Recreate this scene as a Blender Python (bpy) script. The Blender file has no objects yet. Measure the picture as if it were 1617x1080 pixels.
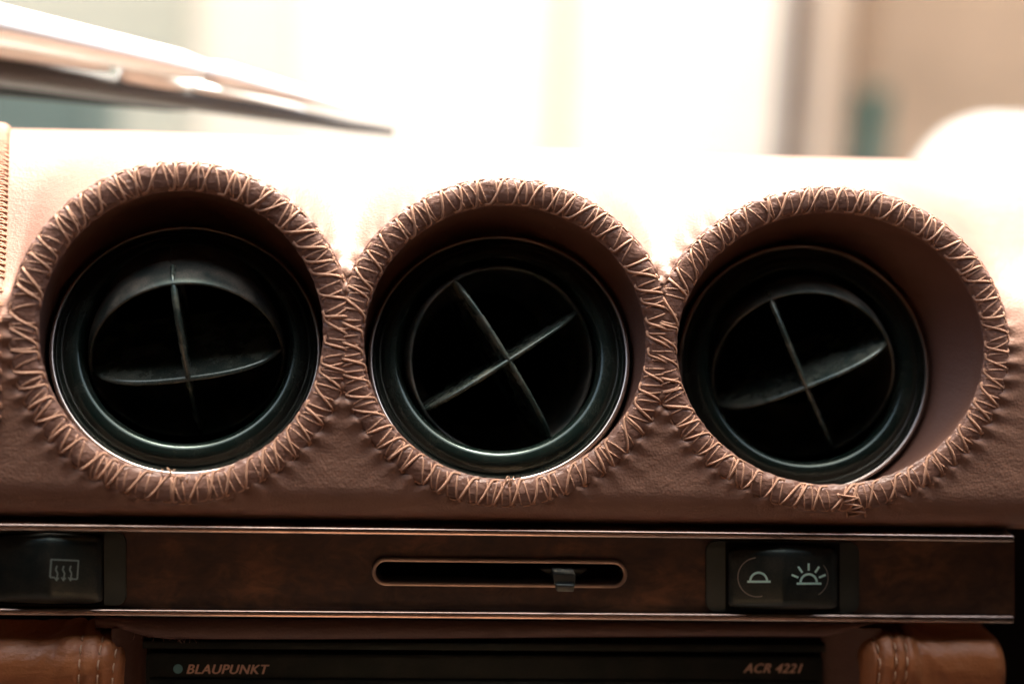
import bpy, bmesh, math, random
import numpy as np
from mathutils import Matrix, Vector, noise

random.seed(7)
S = 0.000176                       # one drawing unit in metres (vent ring radius 214 units = 37.7 mm)
sc = bpy.context.scene
COL = sc.collection

# ------------------------------------------------------------------ camera
F, W, H = 2246.0, 1617, 1080
def nrm(v):
    v = np.asarray(v, float); return v / np.linalg.norm(v)
_X = nrm([20000, -530, -2246]); _Y = np.array([-240, 440, -2246.]); _Y = nrm(_Y - _X * (_X @ _Y)); _Z = np.cross(_X, _Y)
CM = np.array([_X, _Y, _Z]).T      # camera coords = CM @ world
def ray(px, py): return CM.T @ np.array([px - W / 2, -(py - H / 2), -F])
CAM = -ray(808, 545)
def proj(P):
    c = CM @ (np.asarray(P, float) - CAM)
    return W / 2 + F * c[0] / -c[2], H / 2 - F * c[1] / -c[2]
def at(px, py, P0, N):             # photo point -> place on a plane
    d = ray(px, py); N = np.asarray(N, float)
    return CAM + d * (((np.asarray(P0, float) - CAM) @ N) / (d @ N))
def aty(px, py, y): return at(px, py, (0, y, 0), (0, 1, 0))

cam = bpy.data.cameras.new('camera')
camo = bpy.data.objects.new('camera', cam); COL.objects.link(camo)
R = CM.T                           # world <- camera
mw = Matrix([[R[0][0], R[0][1], R[0][2], CAM[0] * S], [R[1][0], R[1][1], R[1][2], CAM[1] * S],
             [R[2][0], R[2][1], R[2][2], CAM[2] * S], [0, 0, 0, 1]])
camo.matrix_world = mw
cam.sensor_width = 36.0; cam.lens = 36.0 * F / W
cam.clip_start = 0.02; cam.clip_end = 500
cam.dof.use_dof = True; cam.dof.focus_distance = 2275 * S; cam.dof.aperture_fstop = 3.5
sc.camera = camo

# ------------------------------------------------------------------ light
SUN_EL, SUN_AZ = 74.0, 8.0        # sun beyond the windscreen, high, a little to the right
world = bpy.data.worlds.new('World'); sc.world = world; world.use_nodes = True
wn = world.node_tree; bg = wn.nodes['Background']
sky = wn.nodes.new('ShaderNodeTexSky'); sky.sky_type = 'NISHITA'; sky.sun_disc = False
sky.sun_elevation = math.radians(SUN_EL); sky.sun_rotation = math.radians(SUN_AZ)
sky.dust_density = 8.0; sky.air_density = 1.0; sky.ozone_density = 0.2
wn.links.new(sky.outputs[0], bg.inputs[0]); bg.inputs[1].default_value = 0.14
sun = bpy.data.lights.new('sun', 'SUN'); sun.energy = 3.3; sun.angle = math.radians(30); sun.color = (1.0, 0.93, 0.84)
suno = bpy.data.objects.new('sun', sun); COL.objects.link(suno)
_e, _a = math.radians(SUN_EL), math.radians(SUN_AZ)
_sd = Vector((math.sin(_a) * math.cos(_e), math.cos(_a) * math.cos(_e), math.sin(_e)))
suno.rotation_euler = (-_sd).to_track_quat('-Z', 'Y').to_euler()
suno.location = _sd * 3
vs = sc.view_settings
sc.display_settings.display_device = 'sRGB'
vs.view_transform = 'Standard'; vs.look = 'None'; vs.gamma = 1.0; vs.exposure = 2.4; vs.use_curve_mapping = False
sc.render.engine = 'CYCLES'
sc.cycles.use_denoising = True
sc.cycles.max_bounces = 8; sc.cycles.transparent_max_bounces = 12
sc.cycles.sample_clamp_indirect = 8

# ------------------------------------------------------------------ materials
def mat(name, col, rough=0.5, metal=0.0, spec=0.5, coat=0.0):
    m = bpy.data.materials.new(name); m.use_nodes = True
    b = m.node_tree.nodes['Principled BSDF']
    b.inputs['Base Color'].default_value = (*col, 1); b.inputs['Roughness'].default_value = rough
    b.inputs['Metallic'].default_value = metal; b.inputs['Specular IOR Level'].default_value = spec
    b.inputs['Coat Weight'].default_value = coat
    return m
def nd(m, t, **kw):
    n = m.node_tree.nodes.new(t)
    for k, v in kw.items():
        if k in n.inputs: n.inputs[k].default_value = v
        else: setattr(n, k, v)
    return n
def lk(m, a, b): m.node_tree.links.new(a, b)
def bsdf(m): return m.node_tree.nodes['Principled BSDF']
def objco(m, scale=(1, 1, 1), rot=(0, 0, 0)):
    t = nd(m, 'ShaderNodeTexCoord'); p = nd(m, 'ShaderNodeMapping')
    p.inputs['Scale'].default_value = scale; p.inputs['Rotation'].default_value = rot
    lk(m, t.outputs['Object'], p.inputs['Vector']); return p.outputs[0]
def ramp(m, src, stops):
    r = nd(m, 'ShaderNodeValToRGB'); e = r.color_ramp.elements
    while len(e) < len(stops): e.new(0.5)
    for k, (p, c) in enumerate(stops): e[k].position = p; e[k].color = (*c, 1) if len(c) == 3 else c
    lk(m, src, r.inputs[0]); return r.outputs[0]
def noise_n(m, vec, scale, detail=4, rough=0.55):
    n = nd(m, 'ShaderNodeTexNoise', Scale=scale, Detail=detail, Roughness=rough); lk(m, vec, n.inputs['Vector']); return n.outputs['Fac']
def bump(m, h, strength, dist, prev=None):
    b = nd(m, 'ShaderNodeBump', Strength=strength, Distance=dist); lk(m, h, b.inputs['Height'])
    if prev is not None: lk(m, prev, b.inputs['Normal'])
    return b.outputs[0]

def leather(name, c1, c2, rough=0.5, grain=1300, gs=0.32, wr=0.2, spec=0.4):
    m = mat(name, c1, rough, spec=spec); v = objco(m)
    f = noise_n(m, v, 35, 6, 0.6)
    lk(m, ramp(m, f, [(0.3, c1), (0.7, c2)]), bsdf(m).inputs['Base Color'])
    vo = nd(m, 'ShaderNodeTexVoronoi', Scale=grain, feature='F1'); lk(m, v, vo.inputs['Vector'])
    n1 = bump(m, vo.outputs['Distance'], gs, 0.00025)
    w = noise_n(m, v, 260, 5, 0.65)
    n2 = bump(m, w, wr, 0.0009, n1)
    w2 = noise_n(m, objco(m, (60, 60, 320), (0.3, 0.5, 0.2)), 1.0, 4, 0.6)
    n3 = bump(m, w2, wr * 0.7, 0.0012, n2)
    lk(m, n3, bsdf(m).inputs['Normal'])
    r = nd(m, 'ShaderNodeMapRange'); lk(m, w, r.inputs[0])
    r.inputs['To Min'].default_value = rough - 0.1; r.inputs['To Max'].default_value = rough + 0.12
    lk(m, r.outputs[0], bsdf(m).inputs['Roughness'])
    return m
M = {}
M['leather'] = leather('brown_leather', (0.188, 0.098, 0.066), (0.236, 0.127, 0.087), 0.48)
M['edging'] = leather('edging_leather', (0.155, 0.079, 0.056), (0.225, 0.120, 0.087), 0.38, grain=900, gs=0.3, wr=0.7)
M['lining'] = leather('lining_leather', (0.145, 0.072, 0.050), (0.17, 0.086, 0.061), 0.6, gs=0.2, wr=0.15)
M['tan'] = leather('tan_leather', (0.25, 0.088, 0.030), (0.32, 0.118, 0.042), 0.42, grain=1100, gs=0.25, wr=0.5, spec=0.5)
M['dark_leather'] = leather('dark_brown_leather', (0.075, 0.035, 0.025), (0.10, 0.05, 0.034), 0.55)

def thread_mat(name, c1, c2):
    m = mat(name, c1, 0.55, spec=0.35); v = objco(m)
    lk(m, ramp(m, noise_n(m, v, 420, 3), [(0.3, c1), (0.7, c2)]), bsdf(m).inputs['Base Color'])
    wv = nd(m, 'ShaderNodeTexWave', Scale=900.0, Distortion=1.5); lk(m, objco(m, (1, 1, 1), (0.6, 0.7, 0.5)), wv.inputs['Vector'])
    lk(m, bump(m, wv.outputs['Fac'], 0.5, 0.00012), bsdf(m).inputs['Normal'])
    return m
M['thread'] = thread_mat('tan_thread', (0.37, 0.195, 0.122), (0.54, 0.30, 0.195))
M['thread_tan'] = thread_mat('pale_thread', (0.42, 0.25, 0.15), (0.55, 0.36, 0.24))

def plastic(name, c, rough, dust=0.5, dcol=(0.16, 0.13, 0.10), coat=0.0):
    m = mat(name, c, rough, spec=0.5); v = objco(m)
    f = noise_n(m, v, 3500, 3, 0.7); g = noise_n(m, v, 120, 4, 0.6)
    mul = nd(m, 'ShaderNodeMath', operation='MULTIPLY'); lk(m, f, mul.inputs[0]); lk(m, g, mul.inputs[1])
    d = ramp(m, mul.outputs[0], [(0.20, (0, 0, 0)), (0.38, (dust, dust, dust))])
    mx = nd(m, 'ShaderNodeMix', data_type='RGBA'); lk(m, d, mx.inputs['Factor'])
    mx.inputs['A'].default_value = (*c, 1); mx.inputs['B'].default_value = (*dcol, 1)
    lk(m, mx.outputs['Result'], bsdf(m).inputs['Base Color'])
    r = nd(m, 'ShaderNodeMapRange'); lk(m, g, r.inputs[0])
    r.inputs['To Min'].default_value = rough - 0.06; r.inputs['To Max'].default_value = rough + 0.10
    lk(m, r.outputs[0], bsdf(m).inputs['Roughness'])
    bsdf(m).inputs['Specular Tint'].default_value = (0.76, 1.0, 0.89, 1)
    bsdf(m).inputs['Coat Weight'].default_value = coat; bsdf(m).inputs['Coat Roughness'].default_value = 0.13; bsdf(m).inputs['Coat Tint'].default_value = (0.85, 1.0, 0.95, 1)
    return m
M['rim'] = plastic('black_glossy_plastic', (0.006, 0.012, 0.010), 0.2, 0.10, coat=0.3)
M['ball'] = plastic('black_dusty_plastic', (0.022, 0.031, 0.028), 0.42, 0.8, (0.20, 0.17, 0.135))
M['vane'] = plastic('black_vane_plastic', (0.036, 0.050, 0.045), 0.25, 0.8, (0.22, 0.19, 0.15), 0.7)
M['switch'] = plastic('black_switch_plastic', (0.012, 0.017, 0.016), 0.33, 0.2)
bsdf(M['switch']).inputs['Specular IOR Level'].default_value = 0.3
M['switch_ear'] = plastic('grey_black_plastic', (0.022, 0.027, 0.026), 0.5, 0.1)
M['radio'] = plastic('radio_black', (0.008, 0.011, 0.011), 0.5, 0.1)
bsdf(M['radio']).inputs['Specular IOR Level'].default_value = 0.3
M['duct'] = mat('duct_black', (0.004, 0.004, 0.004), 0.9, spec=0.1)
M['void'] = mat('black_backing', (0.006, 0.005, 0.005), 0.9, spec=0.1)

def metal(name, c, rough, stain=(0.10, 0.06, 0.045), amt=0.6):
    m = mat(name, c, rough, 1.0); v = objco(m, (1, 1, 4))
    f = noise_n(m, v, 45, 5, 0.6)
    lk(m, ramp(m, f, [(0.30, stain), (0.30 + 0.3 * amt, c)]), bsdf(m).inputs['Base Color'])
    r = nd(m, 'ShaderNodeMapRange'); lk(m, noise_n(m, v, 420, 4, 0.7), r.inputs[0])
    r.inputs['To Min'].default_value = rough - 0.06; r.inputs['To Max'].default_value = rough + 0.12
    lk(m, r.outputs[0], bsdf(m).inputs['Roughness'])
    lk(m, bump(m, noise_n(m, objco(m, (12, 60, 60)), 6, 2), 0.08, 0.0003), bsdf(m).inputs['Normal'])
    return m
M['chrome'] = metal('worn_chrome', (0.66, 0.50, 0.41), 0.20, (0.22, 0.15, 0.115), 0.5)
M['ring'] = mat('vent_ring_chrome', (0.74, 0.64, 0.56), 0.27, 1.0)
M['lever'] = metal('grey_lever_metal', (0.13, 0.155, 0.148), 0.42, (0.06, 0.07, 0.066))

def wood():
    m = mat('burr_veneer', (0.1, 0.05, 0.03), 0.42, spec=0.45, coat=0.35); v = objco(m, (1, 1, 1.6))
    f = noise_n(m, v, 38, 7, 0.6)
    mus = nd(m, 'ShaderNodeTexNoise', Scale=95.0, Detail=5.0, Roughness=0.6, Distortion=2.2); lk(m, v, mus.inputs['Vector'])
    a = ramp(m, f, [(0.32, (0.030, 0.015, 0.009)), (0.52, (0.080, 0.036, 0.017)), (0.68, (0.20, 0.090, 0.036))])
    b = ramp(m, mus.outputs['Fac'], [(0.35, (0.5, 0.5, 0.5)), (0.65, (1.1, 1.05, 1.0))])
    mx = nd(m, 'ShaderNodeMix', data_type='RGBA', blend_type='MULTIPLY'); mx.inputs['Factor'].default_value = 1
    lk(m, a, mx.inputs['A']); lk(m, b, mx.inputs['B']); lk(m, mx.outputs['Result'], bsdf(m).inputs['Base Color'])
    r = nd(m, 'ShaderNodeMapRange'); lk(m, f, r.inputs[0]); r.inputs['To Min'].default_value = 0.3; r.inputs['To Max'].default_value = 0.6
    lk(m, r.outputs[0], bsdf(m).inputs['Roughness'])
    return m
M['wood'] = wood()
M['icon'] = mat('pale_green_print', (0.52, 0.85, 0.76), 0.5)
M['icon_dim'] = mat('grey_green_print', (0.20, 0.29, 0.27), 0.5)
M['icon_ring'] = mat('pale_ring_print', (0.26, 0.23, 0.19), 0.4)
M['print'] = mat('brown_grey_print', (0.60, 0.42, 0.32), 0.5)
M['dot'] = mat('blue_dot_print', (0.08, 0.30, 0.36), 0.4)

# ------------------------------------------------------------------ mesh helpers (verts in drawing units, world frame)
def empty(name, base, label, cat, group=None):
    o = bpy.data.objects.new(name, None); COL.objects.link(o)
    o.location = Vector(base) * S; o.empty_display_size = 0.01
    o['label'] = label; o['category'] = cat
    if group: o['group'] = group
    return o
def wloc(o):
    v = Vector((0, 0, 0))
    while o is not None: v = v + o.location; o = o.parent
    return v
def mk(name, verts, faces, material, parent=None, smooth=True, base=None, bev=0, seg=2, doubles=False, sharp=None):
    me = bpy.data.meshes.new(name)
    verts = np.asarray(verts, float) * S
    org = np.array(wloc(parent)) if parent is not None else (np.asarray(base, float) * S if base is not None else np.zeros(3))
    me.from_pydata((verts - org).tolist(), [], [list(f) for f in faces])
    bm = bmesh.new(); bm.from_mesh(me)
    if doubles: bmesh.ops.remove_doubles(bm, verts=bm.verts, dist=0.6 * S)
    if bev:
        bmesh.ops.recalc_face_normals(bm, faces=bm.faces)
        ed = [e for e in bm.edges if e.is_manifold and e.calc_face_angle(0) > 0.6]
        bmesh.ops.bevel(bm, geom=ed, offset=bev * S, segments=seg, profile=0.5, affect='EDGES', clamp_overlap=True)
    bmesh.ops.recalc_face_normals(bm, faces=bm.faces)
    for f in bm.faces: f.smooth = smooth
    bm.to_mesh(me); bm.free()
    if sharp: me.set_sharp_from_angle(angle=math.radians(sharp))
    me.materials.append(material)
    o = bpy.data.objects.new(name, me); COL.objects.link(o)
    if parent is not None: o.parent = parent
    elif base is not None: o.location = Vector(base) * S
    return o
def tag(o, label, cat=None, group=None, kind=None):
    o['label'] = label
    if cat: o['category'] = cat
    if group: o['group'] = group
    if kind: o['kind'] = kind
    return o
def grid_faces(nu, nv, cu=False, cv=False, off=0):
    f = []
    for i in range(nu if cu else nu - 1):
        for j in range(nv if cv else nv - 1):
            a = i * nv + j; b = ((i + 1) % nu) * nv + j; c = ((i + 1) % nu) * nv + (j + 1) % nv; d = i * nv + (j + 1) % nv
            f.append((off + a, off + b, off + c, off + d))
    return f
def tube(path, r, n=6):
    P = [np.asarray(p, float) for p in path]; rr = r if hasattr(r, '__len__') else [r] * len(P)
    V = []; up = None
    for i, p in enumerate(P):
        t = nrm(P[min(i + 1, len(P) - 1)] - P[max(i - 1, 0)])
        if up is None: up = np.array([0, 0, 1.]) if abs(t[2]) < .8 else np.array([1., 0, 0])
        up = nrm(up - t * (up @ t)); s = np.cross(t, up)
        for k in range(n):
            a = 2 * math.pi * k / n; V.append(p + rr[i] * (math.cos(a) * up + math.sin(a) * s))
    Fc = grid_faces(len(P), n, cv=True)
    Fc.append(tuple(range(n))); Fc.append(tuple(range(len(V) - n, len(V))))
    return V, Fc
def lathe(prof, c, U, V, N, n=128, closed=False):
    c = np.asarray(c, float); out = []
    for k in range(n):
        a = 2 * math.pi * k / n; d = math.cos(a) * U + math.sin(a) * V
        for r, h in prof: out.append(c + r * d + h * N)
    return out, grid_faces(n, len(prof), cu=True, cv=closed)
def prism(quad, d, vec=(0, 1, 0)):          # front outline + extrusion
    vec = np.asarray(vec, float); A = [np.asarray(p, float) for p in quad]; n = len(A)
    V = A + [p + vec * d for p in A]
    Fc = [tuple(range(n)), tuple(range(2 * n - 1, n - 1, -1))] + [(i, (i + 1) % n, n + (i + 1) % n, n + i) for i in range(n)]
    return V, Fc
def merge(*parts):
    V = []; Fc = []
    for v, f in parts:
        o = len(V); V += list(v); Fc += [tuple(i + o for i in q) for q in f]
    return V, Fc
def fbm(x, y, z, o=3):
    s = 0; a = 1; 
    for _ in range(o): s += a * noise.noise((x, y, z)); x *= 2; y *= 2; z *= 2; a *= .5
    return s

# ------------------------------------------------------------------ dashboard face
TILT = math.radians(11)
FX = np.array([1., 0, 0]); FV = np.array([0, math.sin(TILT), math.cos(TILT)]); FN = np.array([0, -math.cos(TILT), math.sin(TILT)])
def face(a, b, w=0.0): return a * FX + b * FV - w * FN          # w goes into the dash
def facepx(px, py):
    p = at(px, py, (0, 0, 0), FN); return p[0], float(p @ FV)

RINGS = []      # centreline ellipses of the stitched edging: centre, radii, tube radius
for cx, cy, rx, ry, rt in ((285, 525, 250, 248, 22), (797, 541, 246, 239, 21), (1312, 551, 264, 237, 20.5)):
    l = facepx(cx - rx, cy); r = facepx(cx + rx, cy); t = facepx(cx, cy - ry); b = facepx(cx, cy + ry)
    RINGS.append(dict(a=(l[0] + r[0]) / 2, b=(t[1] + b[1]) / 2, rx=(r[0] - l[0]) / 2, ry=(t[1] - b[1]) / 2, rt=rt,
                      sl=(r[1] - l[1]) / (r[0] - l[0])))
def ring_pt(R_, th):
    return R_['a'] + R_['rx'] * math.cos(th), R_['b'] + R_['ry'] * math.sin(th)
def ring_nr(R_, th):
    v = nrm([math.cos(th) / R_['rx'], math.sin(th) / R_['ry']]); return v[0] * FX + v[1] * FV
RING_W = 5
def ring_surf(R_, th, ph, dr=0.0):
    a, b = ring_pt(R_, th); return face(a, b, RING_W) + (R_['rt'] + dr) * (math.cos(ph) * ring_nr(R_, th) + 0.42 * math.sin(ph) * FN)

A_L = facepx(-1300, 545)[0]; A_1 = facepx(542.5, 560)[0]; A_2 = facepx(1046.5, 560)[0]; A_R = facepx(3000, 560)[0]
B_BOT = facepx(800, 832)[1]
VAL = [facepx(60, 440)[1], facepx(543, 380)[1], facepx(1047, 386)[1], facepx(1600, 420)[1]]
def smooth(x): x = min(1, max(0, x)); return x * x * (3 - 2 * x)
def interp(x, xs, ys):
    if x <= xs[0]: return ys[0]
    for i in range(len(xs) - 1):
        if x <= xs[i + 1]: return ys[i] + (ys[i + 1] - ys[i]) * smooth((x - xs[i]) / (xs[i + 1] - xs[i]))
    return ys[-1]
def top_c(a):                       # height of the scalloped front edge of the dash top
    xs = [RINGS[0]['a'] - 240, A_1, A_2, RINGS[2]['a'] + 255]
    v = interp(a, xs, VAL); k = 26.0; acc = math.exp(0)
    best = [v]
    for R_ in RINGS:
        q = (a - R_['a']) / (R_['rx'] + 24)
        if abs(q) < 1: best.append(R_['b'] + (R_['ry'] + 24) * math.sqrt(1 - q * q))
    m = max(best); return m + k * math.log(sum(math.exp((x - m) / k) for x in best))
def roll_r(a):
    return interp(a, [RINGS[0]['a'] - 330, RINGS[0]['a'] - 180, A_1 - 110, A_1, A_1 + 110, A_2 - 110, A_2, A_2 + 110, RINGS[2]['a'] + 150, RINGS[2]['a'] + 330], [110, 50, 46, 84, 46, 46, 84, 46, 50, 170])
PHE = math.radians(58)
CREST_Y = 430.0
_cz = {}
def crest_z(a):
    if a not in _cz:
        z = 150.0
        for _ in range(8):
            px, py = proj((a, CREST_Y, z))
            want = float(np.interp(px, [-400, 0, 200, 400, 800, 1200, 1617, 2000], [196, 203, 207, 214, 232, 247, 257, 262]))
            z += (py - want) * 1.15
        _cz[a] = z
    return _cz[a]
BR = 62.0                            # bottom roll
def t_top(a): r = roll_r(a); return top_c(a) - r + r * PHE
T0 = B_BOT - 60
def prof(a, t):                      # t -> (b, w) on the front face and over the roll
    b0 = B_BOT + BR
    if t < b0:
        ph = min((b0 - t) / BR, math.pi / 2); e = max(0, (b0 - t) - BR * math.pi / 2)
        return b0 - BR * math.sin(ph), BR * (1 - math.cos(ph)) + e
    r = roll_r(a); c = top_c(a); s = c - r
    if t <= s: return t, 0.0
    ph = (t - s) / r
    return s + r * math.sin(ph), r * (1 - math.cos(ph))
def t_of_b(a, b):
    r = roll_r(a); s = top_c(a) - r; b0 = B_BOT + BR
    if b < b0: return b0 - BR * math.asin(min(1, (b0 - b) / BR))
    if b <= s: return b
    return s + r * math.asin(min(0.999, (b - s) / r))
NST = [54, 54, 57]                   # stitches round each hole
def dash_pt(a, t):
    b, w = prof(a, t); P = face(a, b, w)
    d = 0.0; bead = 0.0; crease = 0.0
    for k, R_ in enumerate(RINGS):
        da, db = a - R_['a'], b - R_['b']
        th = math.atan2(db / R_['ry'], da / R_['rx'])
        q = math.hypot(da / R_['rx'], db / R_['ry']); dist = (q - 1) * (R_['rx'] + R_['ry']) / 2 - R_['rt']
        if dist < 150:
            g = math.exp(-max(0, dist) / 9.0)
            ph = th * NST[k]
            bead = max(bead, 6.5 * g * math.sin(ph / 2) ** 2); crease = max(crease, 3.0 * math.exp(-max(0, dist + 4) / 7.0))
            g2 = math.exp(-max(0, dist) / 60.0) * (1 - g)
            d += 1.2 * g2 * fbm(th * 14 + k * 9, dist * .010, 0.3, 2)
    d += bead - crease + 1.0 * fbm(a * .008, b * .012, 1.7, 3)
    return P + FN * d * max(0.0, 1 - w / 70.0) + FV * d * min(1, w / 40.0) * 0.7
dash = empty('dashboard', face(0, B_BOT), 'brown leather dashboard pad with three round hooded openings edged in laced stitching', 'dashboard')
V = []; Fc = []
cells = [(A_L, A_1), (A_1, A_2), (A_2, A_R)]
TOPCOLS = []
for k, (a0, a1) in enumerate(cells):
    R_ = RINGS[k]; st = 4.0
    bd = []
    n = int((a1 - a0) / st)
    tops = [(a0 + (a1 - a0) * i / n) for i in range(n + 1)]
    TOPCOLS.append(tops)
    nr = 170
    for i in range(nr): bd.append((a1, T0 + (t_top(a1) - T0) * i / nr))
    for i in range(n): bd.append((tops[n - i], t_top(tops[n - i])))
    for i in range(nr): bd.append((a0, t_top(a0) + (T0 - t_top(a0)) * i / nr))
    for i in range(n): bd.append((tops[i], T0))
    NR = 34; off = len(V)
    for (ba, bt) in bd:
        th = math.atan2((prof(ba, bt)[0] - R_['b'] - (0 if bt > B_BOT else 0)) / R_['ry'], (ba - R_['a']) / R_['rx'])
        ea, eb = ring_pt(R_, th); et = t_of_b(ea, eb)
        for j in range(NR):
            s = (j / (NR - 1)) ** 1.7
            V.append(dash_pt(ea + (ba - ea) * s, et + (bt - et) * s))
    Fc += grid_faces(len(bd), NR, cu=True, off=off)
# dash top: from the roll back over the crest
cols = TOPCOLS[0] + TOPCOLS[1][1:] + TOPCOLS[2][1:]
NT = 34; off = len(V)
TG = FV * math.cos(PHE) - FN * math.sin(PHE)
_ac = np.array(cols); _c1 = []
for a in cols:
    _b, _w = prof(a, t_top(a)); P0 = face(a, _b, _w); _c1.append((P0 + TG * np.linalg.norm(np.array([a, CREST_Y, crest_z(a)]) - P0) * .38)[1:])
_c1 = np.array(_c1); _sm = np.array([np.average(_c1, axis=0, weights=np.exp(-((_ac - a) / 130.0) ** 2)) for a in _ac])
def top_p1(a): return np.array([a, np.interp(a, _ac, _sm[:, 0]), np.interp(a, _ac, _sm[:, 1])])
for a in cols:
    tt = t_top(a); Pd = dash_pt(a, tt); _b, _w = prof(a, tt); P0 = face(a, _b, _w); dd = Pd - P0
    P3 = np.array([a, CREST_Y, crest_z(a)]); L = np.linalg.norm(P3 - P0)
    P1 = top_p1(a); P2 = P3 - np.array([0, 1, 0.03]) * L * .35
    for j in range(NT):
        s = j / (NT - 1)
        V.append((1 - s) ** 3 * P0 + 3 * (1 - s) ** 2 * s * P1 + 3 * (1 - s) * s * s * P2 + s ** 3 * P3 + dd * (1 - s) ** 22)
    for j in range(1, 8):
        ph = j / 7 * math.radians(85)
        V.append(P3 + np.array([0, 70 * math.sin(ph), -70 * (1 - math.cos(ph))]))
    V.append(P3 + np.array([0, 76, -420]))
Fc += grid_faces(len(cols), NT + 8, off=off)
mk('leather_cover', V, Fc, M['leather'], dash, doubles=True)
# black board standing for the dark void behind and below the pad
p = [aty(-1300, 805, 130), aty(3000, 842, 130), aty(3000, 1620, 130), aty(-1300, 1620, 130)]
V, Fc = prism(p, 60); mk('void_board', V, Fc, M['void'], dash, smooth=False)

# ------------------------------------------------------------------ air vents data
VENTS = [dict(c=(-513, 96, -36.6), tilt=30.9, yaw=4.7), dict(c=(-10.9, 76, -33.2), tilt=30.1, yaw=-6.1), dict(c=(512.3, 107, -46.1), tilt=19.9, yaw=-6.2)]
for v in VENTS:
    t, y = math.radians(v['tilt']), math.radians(v['yaw'])
    v['N'] = np.array([math.sin(y) * math.cos(t), -math.cos(y) * math.cos(t), math.sin(t)])
    v['U'] = nrm(np.cross([0, 0, 1], -v['N']) * -1); 
    if v['U'][0] < 0: v['U'] = -v['U']
    v['V'] = np.cross(v['N'], v['U'])
    if v['V'][2] < 0: v['V'] = -v['V']
    v['c'] = np.array(v['c'], float)

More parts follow.
